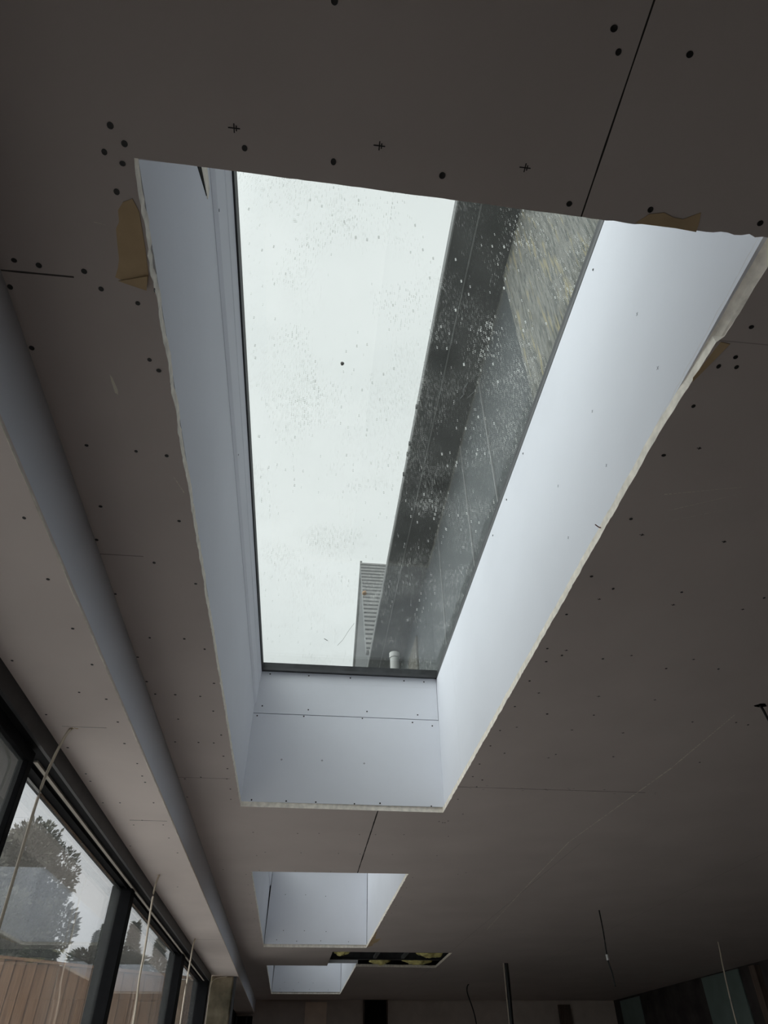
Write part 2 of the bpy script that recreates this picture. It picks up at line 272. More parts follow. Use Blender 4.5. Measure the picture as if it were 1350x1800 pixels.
# counter-clockwise holes
hole1 = (rag((XL, .438), (.36, .452), .0008) + rag((.36, .452), (.715, .455), .004, .010) + rag((.715, .455), (.728, .48), .002, .001) + rag((.728, .48), (.723, .655), .002, .002)
         + rag((.714, .657), (.704, .90), .0015, .002) + rag((.704, .90), (XR, 3.51), .0022, .003) + rag((XR, 3.51), (XL, 3.50), .001)
         + rag((XL, 3.50), (XL-.001, .66), .0022, .003) + rag((XL-.003, .655), (XL-.001, .438), .003, .009))
hole2 = loop([(XL, 4.817), (XR, 4.80), (XR, 7.87), (XL, 7.87)], [(.0015, .002), (.004, .006), (.003, .003), (.003, .003)])
hole3 = loop([(XL, 9.18), (.368, 9.18), (.378, 8.136), (1.634, 8.144), (1.654, 9.30), (.702, 9.22), (XR, 12.235), (XL, 12.235)], [(.003, 0), (.001, 0), (.003, .003), (.002, 0), (.003, .003), (.004, .004), (.003, .003), (.003, .003)])
outer = [(XB, YN), (RX, YN), (RX, YF), (XB, YF)]

def sheet(bm, outer, holes, z0, z1, mi_face=0, mi_side=1, mi_top=1):
    loops = [outer]+[h[::-1] if False else h for h in holes]
    pts = [Vector((x, y)) for l in loops for x, y in l]; edges = []; base = 0
    for l in loops:
        n = len(l); edges += [(base+i, base+(i+1) % n) for i in range(n)]; base += n
    faces = [list(range(len(outer)))]
    r = geometry.delaunay_2d_cdt(pts, edges, [], 0, 1e-7)
    co, _, fs = r[0], r[1], r[2]
    def inside(p, poly):
        c = False; j = len(poly)-1
        for i in range(len(poly)):
            xi, yi = poly[i]; xj, yj = poly[j]
            if (yi > p[1]) != (yj > p[1]) and p[0] < (xj-xi)*(p[1]-yi)/(yj-yi)+xi: c = not c
            j = i
        return c
    vb = [bm.verts.new((v.x, v.y, z0)) for v in co]; vt = [bm.verts.new((v.x, v.y, z1)) for v in co]
    for f in fs:
        cx = sum(co[i].x for i in f)/3; cy = sum(co[i].y for i in f)/3
        if not inside((cx, cy), outer) or any(inside((cx, cy), h) for h in holes): continue
        bm.faces.new([vb[i] for i in f]).material_index = mi_face; bm.faces.new([vt[i] for i in f][::-1]).material_index = mi_top
    idx = {}
    for e in [e for e in bm.edges if len(e.link_faces) == 1]:
        a, b = e.verts; idx.setdefault(a.co.z > (z0+z1)/2, []).append((a, b))
    top = {(round(v.co.x, 6), round(v.co.y, 6)): v for v in vt}
    for a, b in idx.get(False, []):
        c, d = top[(round(b.co.x, 6), round(b.co.y, 6))], top[(round(a.co.x, 6), round(a.co.y, 6))]
        bm.faces.new((a, b, c, d)).material_index = mi_side

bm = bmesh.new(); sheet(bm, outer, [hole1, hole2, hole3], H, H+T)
def mark(x, y, pts, mi, z=H-.0004):
    bm.faces.new([bm.verts.new((x+a, y+b, z)) for a, b in pts]).material_index = mi
for i, (x, y) in enumerate(PENCIL):
    a = random.uniform(.004, .006); w = .0011
    if i < 3: a = .0065; w = .0009
    for dx, dy in ((a*1.35, w), (w, a)): mark(x, y, [(-dx, -dy), (dx, -dy), (dx, dy), (-dx, dy)], 2)
    mark(x+a*.5, y, [(-w, -a*.6), (w, -a*.6), (w, a*.6), (-w, a*.6)], 2)
def scuff(p, q, w0, w1, n=14, z=H-.0004):
    p, q = Vector((*p, 0)), Vector((*q, 0)); d = (q-p).normalized(); nn = Vector((-d.y, d.x, 0))
    for i in range(n):
        t0, t1 = i/n, (i+random.uniform(.55, 1))/n; a, b = p.lerp(q, t0), p.lerp(q, t1); w = (w0+(w1-w0)*t0)*random.uniform(.4, 1.1)
        bm.faces.new([bm.verts.new((*(v+nn*k).xy, z)) for v, k in ((a, -w), (b, -w*.7), (b, w), (a, w*.8))]).material_index = 3
scuff((.799, 1.076), (.984, 1.029), .0016, .0005, 18); scuff((.835, 1.130), (.985, 1.052), .0010, .0005, 14); scuff((.86, 1.165), (.975, 1.112), .0006, .0004, 12)
scuff((-.352, 1.135), (-.333, 1.191), .0010, .0012, 5)
mark(-.437, .883, [(-.003, -.030), (.001, -.022), (.0055, .008), (.004, .020), (-.0015, .016), (-.003, -.01)], 3)
scuff((-.405, .545), (-.385, .548), .0006, .0004, 3)
# pale diagonal drag line across the boards
prev = None
for a, b in (((1.60, 2.24), (1.602, 2.797)), ((1.602, 2.797), (1.523, 3.979)), ((1.523, 3.979), (1.60, 5.4)), ((1.60, 5.4), (1.691, 6.807))): scuff(a, b, .0042, .0034, 30)
for k in range(26):
    x = random.uniform(.75, 1.7); y = random.choice((3.10, 3.12, 3.14)); mark(x, y+random.uniform(-.01, .01), [(-.006, -.001), (.006, -.001), (.005, .0015), (-.005, .001)], random.choice((2, 3)))
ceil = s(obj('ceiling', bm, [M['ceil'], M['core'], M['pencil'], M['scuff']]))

# screws: one recessed head, copied
def screw_mesh(r=.0048):
    bm = bmesh.new(); n = 12
    prof = [(r*1.0, 0), (r*1.0, -.0006), (r*.55, -.0004), (r*.2, -.0002)]
    rings = [[bm.verts.new((rr_*math.cos(2*math.pi*k/n), rr_*math.sin(2*math.pi*k/n), z)) for k in range(n)] for rr_, z in prof]
    for q, w in zip(rings, rings[1:]):
        for k in range(n): bm.faces.new((q[k], q[(k+1) % n], w[(k+1) % n], w[k]))
    bm.faces.new(rings[-1])
    return bm
proto = obj('screw', screw_mesh(), M['screw'], ceil)
first = True
def put_screw(loc, parent, rot=(0, 0, 0), sc=1):
    global first
    if first: o = proto; first = False
    else: o = proto.copy(); COL.objects.link(o)
    o.parent = parent; o.matrix_parent_inverse = Matrix.Translation(parent.location).inverted()
    o.location = loc; o.rotation_euler = rot; o.scale = (sc*random.uniform(.85, 1.1), sc*random.uniform(.85, 1.1), 1); return o
for i, (x, y) in enumerate(CEIL_SCREWS+CEIL_SMALL):
    if i >= 99: break
    put_screw((x, y, H), ceil, sc=1.0 if y < 1.0 else .9)
rest = (CEIL_SCREWS+CEIL_SMALL)[99:]
for yy in (4.78, 7.95, 9.1, 12.4):
    rest += [(-.5+.23*k, yy) for k in range(5 if yy > 12 else 4)]
for xx in (-.36, .745):
    rest += [(xx, 4.9+.3*k) for k in range(10)]+[(xx, 9.4+.3*k) for k in range(10)]
bm = bmesh.new()
for x, y in rest:
    r_ = .0042; vs = [bm.verts.new((x+r_*math.cos(k*math.pi/4), y+r_*math.sin(k*math.pi/4), H-.0005)) for k in range(8)]; vs2 = [bm.verts.new((v.co.x, v.co.y, H+.0005)) for v in vs]
    bm.faces.new(vs); [bm.faces.new((vs[k], vs[(k+1) % 8], vs2[(k+1) % 8], vs2[k])) for k in range(8)]
o = obj('screw', bm, M['screw'], ceil); o['kind'] = 'stuff'

# torn brown paper patches on the cut edges
def patch(pts, tilt=.0, mat_=None, fold=None):
    bm = bmesh.new(); z = H-.0011; extrude_poly(bm, [(x, y, z) for x, y in pts], (0, 0, .0008))
    if fold:
        extrude_poly(bm, [(x, y, z-.0015-k*.003) for k, (x, y) in enumerate(fold)], (0, 0, .0006))
    return obj('torn_paper', bm, mat_ or M['paper_brown'], ceil)
patch([(-.336, .500), (-.352, .507), (-.362, .521), (-.364, .540), (-.371, .552), (-.374, .580), (-.376, .605), (-.381, .622), (-.389, .640), (-.372, .648), (-.338, .654), (-.331, .630), (-.329, .58), (-.329, .52)], fold=[(-.385, .646), (-.332, .630), (-.337, .656)])
patch([(.470, .4525), (.487, .436), (.510, .431), (.528, .437), (.545, .438), (.569, .4245), (.5735, .440), (.576, .456), (.54, .4535)])
patch([(.722, .655), (.742, .657), (.735, .68), (.724, .715), (.712, .75), (.708, .74)])
patch([(.705, 7.86), (.706, 7.1), (.715, 6.87), (.722, 7.1), (.74, 7.35), (.79, 7.30), (.775, 7.5), (.745, 7.6), (.75, 7.72), (.715, 7.78)])

# broken gypsum slope along the near right edge
bm = bmesh.new(); rows = []
y = .452; n = 0
while y < 3.5:
    k = max(0, 1-(y-.45)/.75)
    xb = XR+.0035+.024*k**.8+.002*noise.noise(Vector((y*40, 1, 0))); row = []
    for j in range(7):
        t = j/6; ns_ = noise.noise(Vector((y*30, t*3, 5)))
        row.append(bm.verts.new((xb*(1-t)+.7078*t+.0022*ns_*(1-t), y, H+.001+(T+.012*k+.004*noise.noise(Vector((y*25, 9, 2))))*t+.0015*ns_)))
    rows.append(row); y += .012
for p_, q_ in zip(rows, rows[1:]):
    for j in range(6): bm.faces.new((p_[j], p_[j+1], q_[j+1], q_[j]))
obj('cut_edge', bm, M['core'], ceil)
# dropped soffit and its face
ns = 400; yy0, yy1 = .0, 8.42
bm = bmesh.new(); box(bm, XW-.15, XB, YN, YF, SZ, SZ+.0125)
for (x, y) in [(-.79, 4.145), (-.774, 2.175), (-.79, 6.2)]:
    for k in range(7):
        a = random.uniform(0, 6.28); r_ = random.uniform(.004, .016); w = .0035
        bm.faces.new([bm.verts.new((x+.012+r_*math.cos(a)+w*math.cos(a+t)*random.uniform(.5, 1.3), y+.5*r_*math.sin(a)+w*math.sin(a+t), SZ-.0004)) for t in (0, 1.2, 2.5, 3.8, 5)]).material_index = 1
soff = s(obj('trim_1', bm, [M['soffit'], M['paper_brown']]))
for (x, y) in SOFFIT_SCREWS: put_screw((x, y, SZ), soff, sc=.85)
bulk = s(boxo('trim_2', (XB-.0125, XB, YN, YF, SZ+.0125, H+.02), M['lining']))
for (y, z) in BULK_SCREWS: put_screw((XB, y, z), bulk, rot=(0, math.radians(90), 0), sc=.8)
# frayed paper edge bead along the bulkhead's lower corner
bm = bmesh.new(); pts = []
y = YN
while y < YF:
    pts.append((XB+.0008+.0012*noise.noise(Vector((0, y*9, 2))), y, SZ+.002+.002*noise.noise(Vector((4, y*7, 0))))); y += .03
tube(bm, pts, .0024, 5); s(obj('trim_3', bm, M['core']))

# ---------------------------------------------------------------- walls
def wall(name, *d, m='wall_board'): return s(boxo(name, d, M[m]))
wall('wall_back', XW-.2, RX+.15, YN-.15, YN, 0, 3.25, m='wall_board')
far = wall('wall_front', -1.05, RX+.15, YF, YF+.15, 0, 3.25, m='wall_board')
wall('wall_right', RX, RX+.15, YN, YF, 0, 3.25, m='wall_dark')
# left side: solid behind the camera and past the doors
wall('wall_left', -1.05, XW-.01, YN, .2, 0, SZ, m='wall_board')
wall('wall_left_far', -1.05, XW-.01, 8.9, YF, 0, SZ, m='wall_dark')
s(boxo('wall_left_lintel', (-1.05, XW-.15, YN, YF, SZ, 3.25), M['wall_dark']))
# recess opening in the far wall and boards on it
o = boxo('plasterboard_sheet', (1.52, 4.30, YF-.018, YF-.004, .02, 2.54), M['wall_board']); tag(o, 'wide brown-grey plasterboard on the far wall, right of the dark opening', 'board')
o = boxo('plasterboard_sheet', (-.45, .19, YF-.018, YF-.004, .02, 2.54), M['wall_board']); tag(o, 'brown-grey plasterboard on the far wall, left of the tan strip', 'board')
o = boxo('tan_board', (.205, .545, YF-.020, YF-.004, .02, 2.53), M['tan']); tag(o, 'narrow tan board on the far wall below the farthest skylight', 'board')
d1 = s(boxo('door_1', (1.14, 1.50, YF-.03, YF, .02, 2.56), M['hole']))
for k, (x0, x1) in enumerate(((1.125, 1.145), (1.495, 1.515))): s(boxo('door_frame', (x0, x1, YF-.06, YF, .02, 2.57), M['timber'], d1))
o = boxo('timber_stud', (4.33, 4.52, YF-.06, YF, .02, 2.50), M['timber']); tag(o, 'upright brown timber stud on the far wall near the right corner', 'stud')
o = boxo('green_plasterboard', (RX-.018, RX-.004, 12.02, 12.80, .02, 2.53), M['green_board']); tag(o, 'narrow grey-green plasterboard on the dark right wall, the farther one', 'board')
o = boxo('green_plasterboard', (RX-.018, RX-.004, 9.05, 9.98, .02, 2.545), M['green_board']); tag(o, 'grey-green plasterboard on the dark right wall, the nearer one at the right edge', 'board')
o = boxo('timber_stud', (RX-.07, RX, 8.6, 8.72, .02, 2.53), M['timber']); tag(o, 'upright dark timber stud on the right wall beside the nearer green board', 'stud')
# window opening past the pier
d2 = s(boxo('door_2', (-1.0, -.59, 12.75, 12.80, 0, 2.33), M['hole']))
s(boxo('door_frame', (-.685, -.665, 12.70, 12.75, 0, 2.33), M['alu2'], d2)); s(boxo('door_frame', (-.84, -.815, 12.70, 12.75, 0, 2.33), M['alu2'], d2))

# ---------------------------------------------------------------- ceiling void
s(boxo('roof_deck_void', (.36, 1.75, 8.0, 9.19, 3.0, 3.02), M['hole'])) 
for y, x0, x1 in ((8.42, .40, 1.60), (8.98, .40, 1.64)):
    bm = bmesh.new(); box(bm, .1, 2.2, y, y+.045, 2.60, 2.606); box(bm, .1, 2.2, y+.018, y+.027, 2.606, 2.794); box(bm, .1, 2.2, y, y+.045, 2.794, 2.80)
    o = obj('ceiling_joist', bm, M['alu2']); tag(o, 'dusty grey joist crossing inside the ceiling opening, %s' % ('the nearer one' if y < 8.5 else 'the farther one'), 'joist')
for x, yw, nm in ((.88, 8.465, 'the left one'), (1.20, 8.465, 'the right one')):
    o = boxo('metal_channel', (x, x+.035, 8.47, 8.975, 2.607, 2.632), M['trim_light']); tag(o, 'thin metal channel between the joists in the ceiling opening, '+nm, 'channel')
def wool(name, c, r_, label, seed):
    bm = bmesh.new(); bmesh.ops.create_icosphere(bm, subdivisions=4, radius=1)
    for v in bm.verts:
        p = v.co.copy(); k = 1+.35*noise.noise(p*2.2+Vector((seed, 0, 0)))+.16*noise.noise(p*7+Vector((0, seed, 0)))
        v.co = Vector((c[0]+p.x*r_[0]*k, c[1]+p.y*r_[1]*k, c[2]+p.z*r_[2]*k))
    o = obj('insulation_tuft', bm, M['insul'], smooth=True); tag(o, label, 'insulation', 'yellow insulation in the ceiling opening')
wool('a', (1.50, 8.72, 2.66), (.15, .22, .07), 'large yellow mineral wool tuft at the right end of the ceiling opening', 1)
wool('b', (1.40, 9.12, 2.62), (.16, .07, .05), 'yellow mineral wool tuft at the far right corner of the ceiling opening', 5)
wool('c', (.98, 9.15, 2.62), (.11, .06, .045), 'yellow mineral wool tuft on the middle far edge of the ceiling opening', 9)
wool('d', (.50, 8.52, 2.64), (.09, .14, .06), 'small yellow mineral wool tuft at the left end of the ceiling opening', 13)
wool('e', (1.56, 8.30, 2.64), (.09, .12, .05), 'yellow mineral wool tuft at the near right corner of the ceiling opening', 17)

# ---------------------------------------------------------------- roof slab and rooflights
GZ = 3.345
bm = bmesh.new()
sheet(bm, [(-1.25, YN-.15), (RX+.15, YN-.15), (RX+.15, YF+.15), (-1.25, YF+.15)], [[(-.36, a-.045), (.76, a-.045), (.76, b+.045), (-.36, b+.045)] for a, b in LIGHTS], 3.12, 3.26, 0, 0, 0)
s(obj('roof', bm, M['roof']))
WHICH = ['nearest, largest in view', 'middle', 'farthest']
def board(name, bmfn, parent): return obj(name, bmfn, M['lining'], parent)
def lining(i, ya, yb):
    t = empty('skylight_shaft', ((XL+XR)/2, (ya+yb)/2, H+T)); tag(t, ['pale blue-grey plasterboard shaft lining of the nearest and largest skylight', 'pale plasterboard shaft lining of the middle skylight', 'pale plasterboard shaft lining of the farthest skylight, beside the ceiling opening'][i], 'skylight shaft', 'skylight shafts')
    top = 3.30; Z0 = H+T
    parts = {}
    bm = bmesh.new(); extrude_poly(bm, [(x, ya-.02, z) for x, z in ((-.336, Z0), (-.3245, Z0), (-.3185, 3.095), (-.336, 3.095))], (0, yb-ya+.032, 0)); parts['l'] = obj('side_lining', bm, M['lining'], t)
    bm = bmesh.new(); extrude_poly(bm, [(x, ya-.0, z) for x, z in ((-.3305, 3.096), (-.3175, 3.096), (-.309, 3.112), (-.3065, 3.214), (-.3045, 3.217), (-.3025, top), (-.3305, top))], (0, yb-ya, 0))
    parts['lu'] = obj('upper_lining', bm, M['lining'], t)
    bm = bmesh.new(); box(bm, .708, .7205, ya-.02, yb-.45, Z0, 3.238); box(bm, .7083, .7205, yb-.448, yb+.012, Z0, 3.238); box(bm, .7095, .7205, ya-.02, yb+.012, 3.239, top); parts['r'] = obj('side_lining', bm, M['lining'], t)
    if i == 0:
        bm = bmesh.new(); box(bm, -.326, .708, yb, yb+.0125, Z0, 3.047); parts['f'] = obj('end_lining', bm, M['lining'], t)
        bm = bmesh.new(); box(bm, -.326, .7065, yb-.001, yb+.0125, 3.0505, 3.24); box(bm, -.326, .708, yb+.0006, yb+.0125, 3.241, top); parts['fu'] = obj('upper_end_lining', bm, M['lining'], t)
    else:
        bm = bmesh.new(); extrude_poly(bm, [(-.3205, yb-.012, Z0), (.7035, yb-.012, Z0), (.7025, yb-.012, top), (-.298, yb-.012, top)], (0, .0125, 0)); parts['f'] = obj('end_lining', bm, M['lining'], t)
        for x, z in ((-.20, 2.62), (.0, 2.61), (.24, 2.615), (.52, 2.61), (-.14, 2.70), (.07, 2.70), (.29, 2.695), (-.15, 3.02), (.06, 3.02), (.27, 3.01)): put_screw((x, yb-.0121, z), parts['f'], rot=(math.radians(-90), 0, 0), sc=.8)
    bm = bmesh.new(); box(bm, -.326, .708, ya-.0125, ya, Z0, top); parts['n'] = obj('near_end_lining', bm, M['lining'], t)
    # bits of gypsum dabs on the rear wall
    return parts
for i, (a, b) in enumerate(LIGHTS):
    P = lining(i, a, b)
    if i == 0:
        bm = bmesh.new(); extrude_poly(bm, [(-.3205, .54, 2.925), (-.3195, .70, 3.035), (-.3205, .54, 2.972)], (.0022, 0, 0)); obj('split_gap', bm, M['hole'], P['l'])
        bm = bmesh.new(); extrude_poly(bm, [(-.3205, .54, 2.975), (-.3195, .71, 3.042), (-.3195, .70, 3.075), (-.3205, .54, 3.05)], (.0022, 0, 0)); obj('split_edge', bm, M['core'], P['l'])
        for x, z in FAR_SCREWS: put_screw((x, b-.0002 if z < 3.047 else b-.0012, z), P['f'] if z < 3.047 else P['fu'], rot=(math.radians(-90), 0, 0), sc=.9)
        for y, z in RIGHT_SCREWS: put_screw((.708, y, z), P['r'], rot=(0, math.radians(-90), 0), sc=.8)
        for y, z in LEFT_SCREWS: put_screw((-.3245+.006*(z-2.585)/.51 if z < 3.095 else (-.305 if z < 3.2 else -.3025), y, z), P['l'] if z < 3.095 else P['lu'], rot=(0, math.radians(90), 0), sc=.8)
        # pencil crosses printed on the boards
        def cross(a, w): return [(-a, -w), (-w, -w), (-w, -a), (w, -a), (w, -w), (a, -w), (a, w), (w, w), (w, a), (-w, a), (-w, w), (-a, w)]
        for x, z in FAR_PENCIL:
            bm = bmesh.new(); extrude_poly(bm, [(x+u_, b-.0004, z+v_) for u_, v_ in cross(.006, .0008)], (0, .0004, 0)); obj('pencil_mark', bm, M['pencil'], P['f'])
        fp = mat('faint_pencil', (.30, .31, .35))
        for y, z in RIGHT_PENCIL:
            bm = bmesh.new(); extrude_poly(bm, [(.7076, y+u_, z+v_) for u_, v_ in cross(.005, .0007)], (.0004, 0, 0)); obj('pencil_mark', bm, fp, P['r'])
    t = empty('rooflight', ((XL+XR)/2, (a+b)/2, 3.30)); tag(t, ['rain-specked glass rooflight in a dark frame above the nearest shaft', 'glass rooflight with dark frame above the middle shaft', 'glass rooflight with dark frame above the farthest shaft'][i], 'rooflight', 'rooflights')
    # frame: black gasket, dark profile
    bm = bmesh.new()
    for z0, z1, g in ((3.3005, 3.313, .006), (3.313, GZ, .0)):
        xl, xr, yn, yf = -.298+g*0, .7125, a+.02, b-.018-(.004 if g == 0 else 0)
        box(bm, xl-.05, xl, yn-.06, yf+.06, z0, z1); box(bm, xr, xr+.045, yn-.06, yf+.06, z0, z1); box(bm, xl, xr, yf, yf+.06, z0, z1); box(bm, xl, xr, yn-.06, yn, z0, z1)
    f = obj('frame', bm, M['alu2'], t)
    bm = bmesh.new(); yf = b-.022
    box(bm, -.299, .7135, yf-.004, yf+.0, 3.297, 3.312); box(bm, -.2985, -.2965, a+.02, yf, 3.298, GZ); box(bm, .7095, .7125, a+.02, yf, 3.296, 3.318)
    obj('gasket', bm, M['alu'], f)
    o = boxo('glass_pane', (-.345, .755, a-.03, b+.03, GZ, GZ+.008), M['glass_roof'] if i == 0 else M['glass_dimmed'], t)

# bits lying on the nearest rooflight
def blob(name, c, r_, m, label, cat, seed=0):
    bm = bmesh.new(); bmesh.ops.create_icosphere(bm, subdivisions=3, radius=1)
    for v in bm.verts:
        p = v.co.copy(); k = 1+.4*noise.noise(p*1.8+Vector((seed, seed, 0))); v.co = Vector((c[0]+p.x*r_[0]*k, c[1]+p.y*r_[1]*k, GZ+.008+max(0, (p.z+.7)*r_[2]*k)))
    o = obj(name, bm, m, smooth=True); tag(o, label, cat); return o
blob('dirt_clump', (.022, 1.366, 0), (.0058, .007, .004), M['debris'], 'small grey dirt clump lying alone in the middle of the bright rooflight glass', 'dirt', 3)
blob('snail_shell', (.219, 2.74, 0), (.011, .016, .009), M['leaf_dead'], 'small round orange-brown snail shell on the rooflight glass near the tiled gable', 'shell', 8)
def twig(pts, r_, label, m='debris', nm='twig'):
    bm = bmesh.new(); tube(bm, [(x, y, GZ+.008+r_) for x, y in pts], r_, 6); o = obj(nm, bm, M[m]); tag(o, label, 'twig')
twig([(.038, 3.195), (.058, 3.215)], .0016, 'short dark twig lying on the glass, low in the bright sky area')
twig([(.115, 3.26), (.14, 3.20), (.165, 3.10), (.19, 3.02)], .0008, 'thin curved stalk on the glass left of the tiled gable', 'trim_light', 'stalk')
twig([(.463, 1.40), (.455, 1.43), (.46, 1.452), (.452, 1.47)], .0016, 'crooked pale stalk on the glass over the dark soffit', 'trim_light', 'stalk')
twig([(.497, 1.43), (.475, 1.468)], .0011, 'short straight pale stalk beside the crooked one on the glass', 'trim_light', 'stalk')
bm = bmesh.new(); tube(bm, smooth_path([(.704, 1.232, H+.018), (.695, 1.225, H+.013), (.682, 1.215, H+.012)]), .0016, 6)
o = obj('wire_offcut', bm, mat('maroon_wire', (.16, .09, .09))); tag(o, 'short maroon wire poking out over the cut right edge of the nearest skylight', 'wire')

# ---------------------------------------------------------------- sliding windows
GX = -.962
hd = empty('window_5', (-.91, 3, SZ)); s(hd)
boxo('head_fascia', (-.862, XW, .2, 8.42, 2.327, SZ), M['alu'], hd)
bm = bmesh.new(); box(bm, -.985, -.862, .2, 8.42, 2.332, SZ); box(bm, -.985, -.976, .2, 8.42, 2.318, 2.332); box(bm, -.94, -.93, .2, 8.42, 2.322, 2.332); obj('head_channel', bm, M['black_frame'], hd)
boxo('brush_strip', (-.912, -.898, 2.32, 8.40, 2.324, 2.331), M['strip'], hd)
boxo('fascia_lip', (XW-.001, XW+.0015, 2.35, 8.42, 2.3262, 2.3285), M['alu2'], hd)
boxo('sill', (-1.04, XW, .2, 8.42, 0, .05), M['alu'], hd)
def panel(i, y0, y1, gx, stile0, stile1, film=False, xs=(-.905, -1.012)):
    t = empty('window_%d' % i, (gx, (y0+y1)/2, .05)); s(t)
    g = M['glass_film'] if film else M['glass']
    boxo('glass_pane', (gx-.012, gx, y0, y1, .13, 2.318 if not film else 2.30), g, t)
    for (a, b) in (stile0, stile1):
        if a is None: continue
        boxo('stile', (xs[1], xs[0], a, b, .05, 2.335 if not film else 2.322), M['black_frame'], t, bevel=.002)
    boxo('rail', (xs[1], xs[0], y0, y1,   .05, .13), M['black_frame'], t, bevel=.002)
    if film: boxo('rail', (xs[1], xs[0], y0, y1, 2.285, 2.322), M['black_frame'], t, bevel=.002)
    return t
panel(1, .26, 2.20, -.895, (.20, .26), (2.195, 2.232), film=True, xs=(-.878, -.91))
panel(2, 2.25, 4.2, GX, (2.2, 2.225), (4.165, 4.25))
panel(3, 4.2, 6.55, GX, (None, None), (6.49, 6.66))
panel(4, 6.6, 8.40, GX, (None, None), (8.30, 8.42), xs=(-.86, -1.012))

# pier beyond the doors
pr = boxo('concrete_pier', (-.86, -.628, 8.50, 8.85, 0, SZ), M['pier'], bevel=.012); tag(pr, 'blotchy green-brown concrete pier standing past the end of the sliding windows', 'pier')
o = boxo('steel_post', (-.626, -.602, 8.52, 8.60, 0, SZ), M['alu']); tag(o, 'slim black upright post against the right side of the concrete pier', 'post')

# ---------------------------------------------------------------- hanging cables
def cable(pts, r_, m, label, nm='hanging_cable', tip=None, n=6):
    bm = bmesh.new(); tube(bm, smooth_path(pts, n), r_, 8); o = obj(nm, bm, M[m], smooth=True); tag(o, label, 'cable')
    if tip:
        bm = bmesh.new(); tube(bm, tip, r_*1.9, 8); t = obj('tape_band', bm, M['cable_tip'], o); t['label'] = 'white tape band'
cable([(-.774, 2.175, SZ), (-.795, 2.20, 2.365), (-.83, 2.255, 2.30), (-.835, 2.25, 2.19), (-.83, 2.26, 1.85), (-.82, 2.28, 1.2), (-.80, 2.3, .6)], .0048, 'cable_grey', 'thick beige cable looping from the soffit in front of the nearest window panel')
cable([(-.773, 4.143, SZ), (-.776, 4.115, 2.34), (-.775, 4.10, 2.25), (-.773, 4.143, 2.05), (-.773, 4.15, 1.92), (-.773, 4.22, 1.745), (-.77, 4.25, 1.2), (-.77, 4.25, .7)], .0052, 'cable_grey', 'wavy beige cable hanging from the soffit before the middle window mullion')
cable([(-.79, 6.20, SZ), (-.792, 6.16, 2.33), (-.79, 6.126, 2.24), (-.79, 6.10, 2.07), (-.79, 6.11, 1.85), (-.78, 6.15, 1.2), (-.78, 6.15, .8)], .0058, 'cable_grey', 'thin beige cable hanging from the soffit before the farthest window panel')
cable([(-.69, 8.45, SZ-.01), (-.80, 8.45, 2.36), (-.845, 8.45, 2.30), (-.85, 8.46, 2.1), (-.85, 8.46, 1.7), (-.85, 8.46, .5)], .0045, 'cable_grey', 'thin pale cable curving down the left side of the concrete pier')
cable([(2.398, 8.864, H), (2.398, 8.866, 2.45), (2.394, 8.864, 2.31), (2.389, 8.864, 2.0), (2.39, 8.864, 1.2)], .022, 'cable_black', 'thick black cable hanging from the ceiling right of the farthest skylight')
bm = bmesh.new(); tube(bm, [(2.362, 8.86, H), (2.360, 8.86, 2.3), (2.357, 8.86, 1.2)], .004, 6); o = obj('hanging_cable', bm, M['cable_grey']); tag(o, 'thin grey wire hanging right beside the thick black cable', 'cable')
cable([(2.398, 5.87, H), (2.399, 5.87, 2.42), (2.392, 5.87, 2.27), (2.392, 5.87, 2.22), (2.406, 5.87, 2.14), (2.41, 5.87, 2.06)], .0055, 'cable_black', 'short black cable with a white tape band hanging from the dark ceiling', tip=[(2.391, 5.87, 2.262), (2.393, 5.87, 2.225)])
cable([(4.128, 7.276, H), (4.122, 7.276, 2.49), (4.108, 7.276, 2.374), (4.091, 7.276, 2.172), (4.08, 7.276, 1.916), (4.07, 7.27, 1.2)], .0065, 'cable_grey', 'pale thin cable hanging in front of the nearer grey-green board')
cable([(2.385, 10.88, H), (2.365, 10.9, 2.53), (2.362, 10.9, 2.46), (2.413, 10.9, 2.309), (2.446, 10.9, 2.175), (2.48, 10.9, 1.9)], .008, 'cable_black', 'thin curling black wire hanging from the far part of the ceiling')
cable([(1.652, 2.152, H+.0), (1.658, 2.153, 2.548), (1.664, 2.152, 2.50), (1.68, 2.152, 2.40), (1.69, 2.15, 2.1)], .0045, 'cable_black', 'black cable leaving a dark hole in the ceiling at the right edge')
bm = bmesh.new(); vs = [bm.verts.new((1.655+.022*math.cos(a)*(1+.3*math.sin(3*a)), 2.150+.016*math.sin(a), H-.0007)) for a in [k*math.pi/8 for k in range(16)]]; f = bm.faces.new(vs); bmesh.ops.solidify(bm, geom=[f], thickness=.0005)
obj('cable_hole', bm, M['hole'], ceil)

# ================================================================== OUTSIDE
s(boxo('ground', (-60, 60, -40, 90, -.3, -.12), M['bounce_ground']))
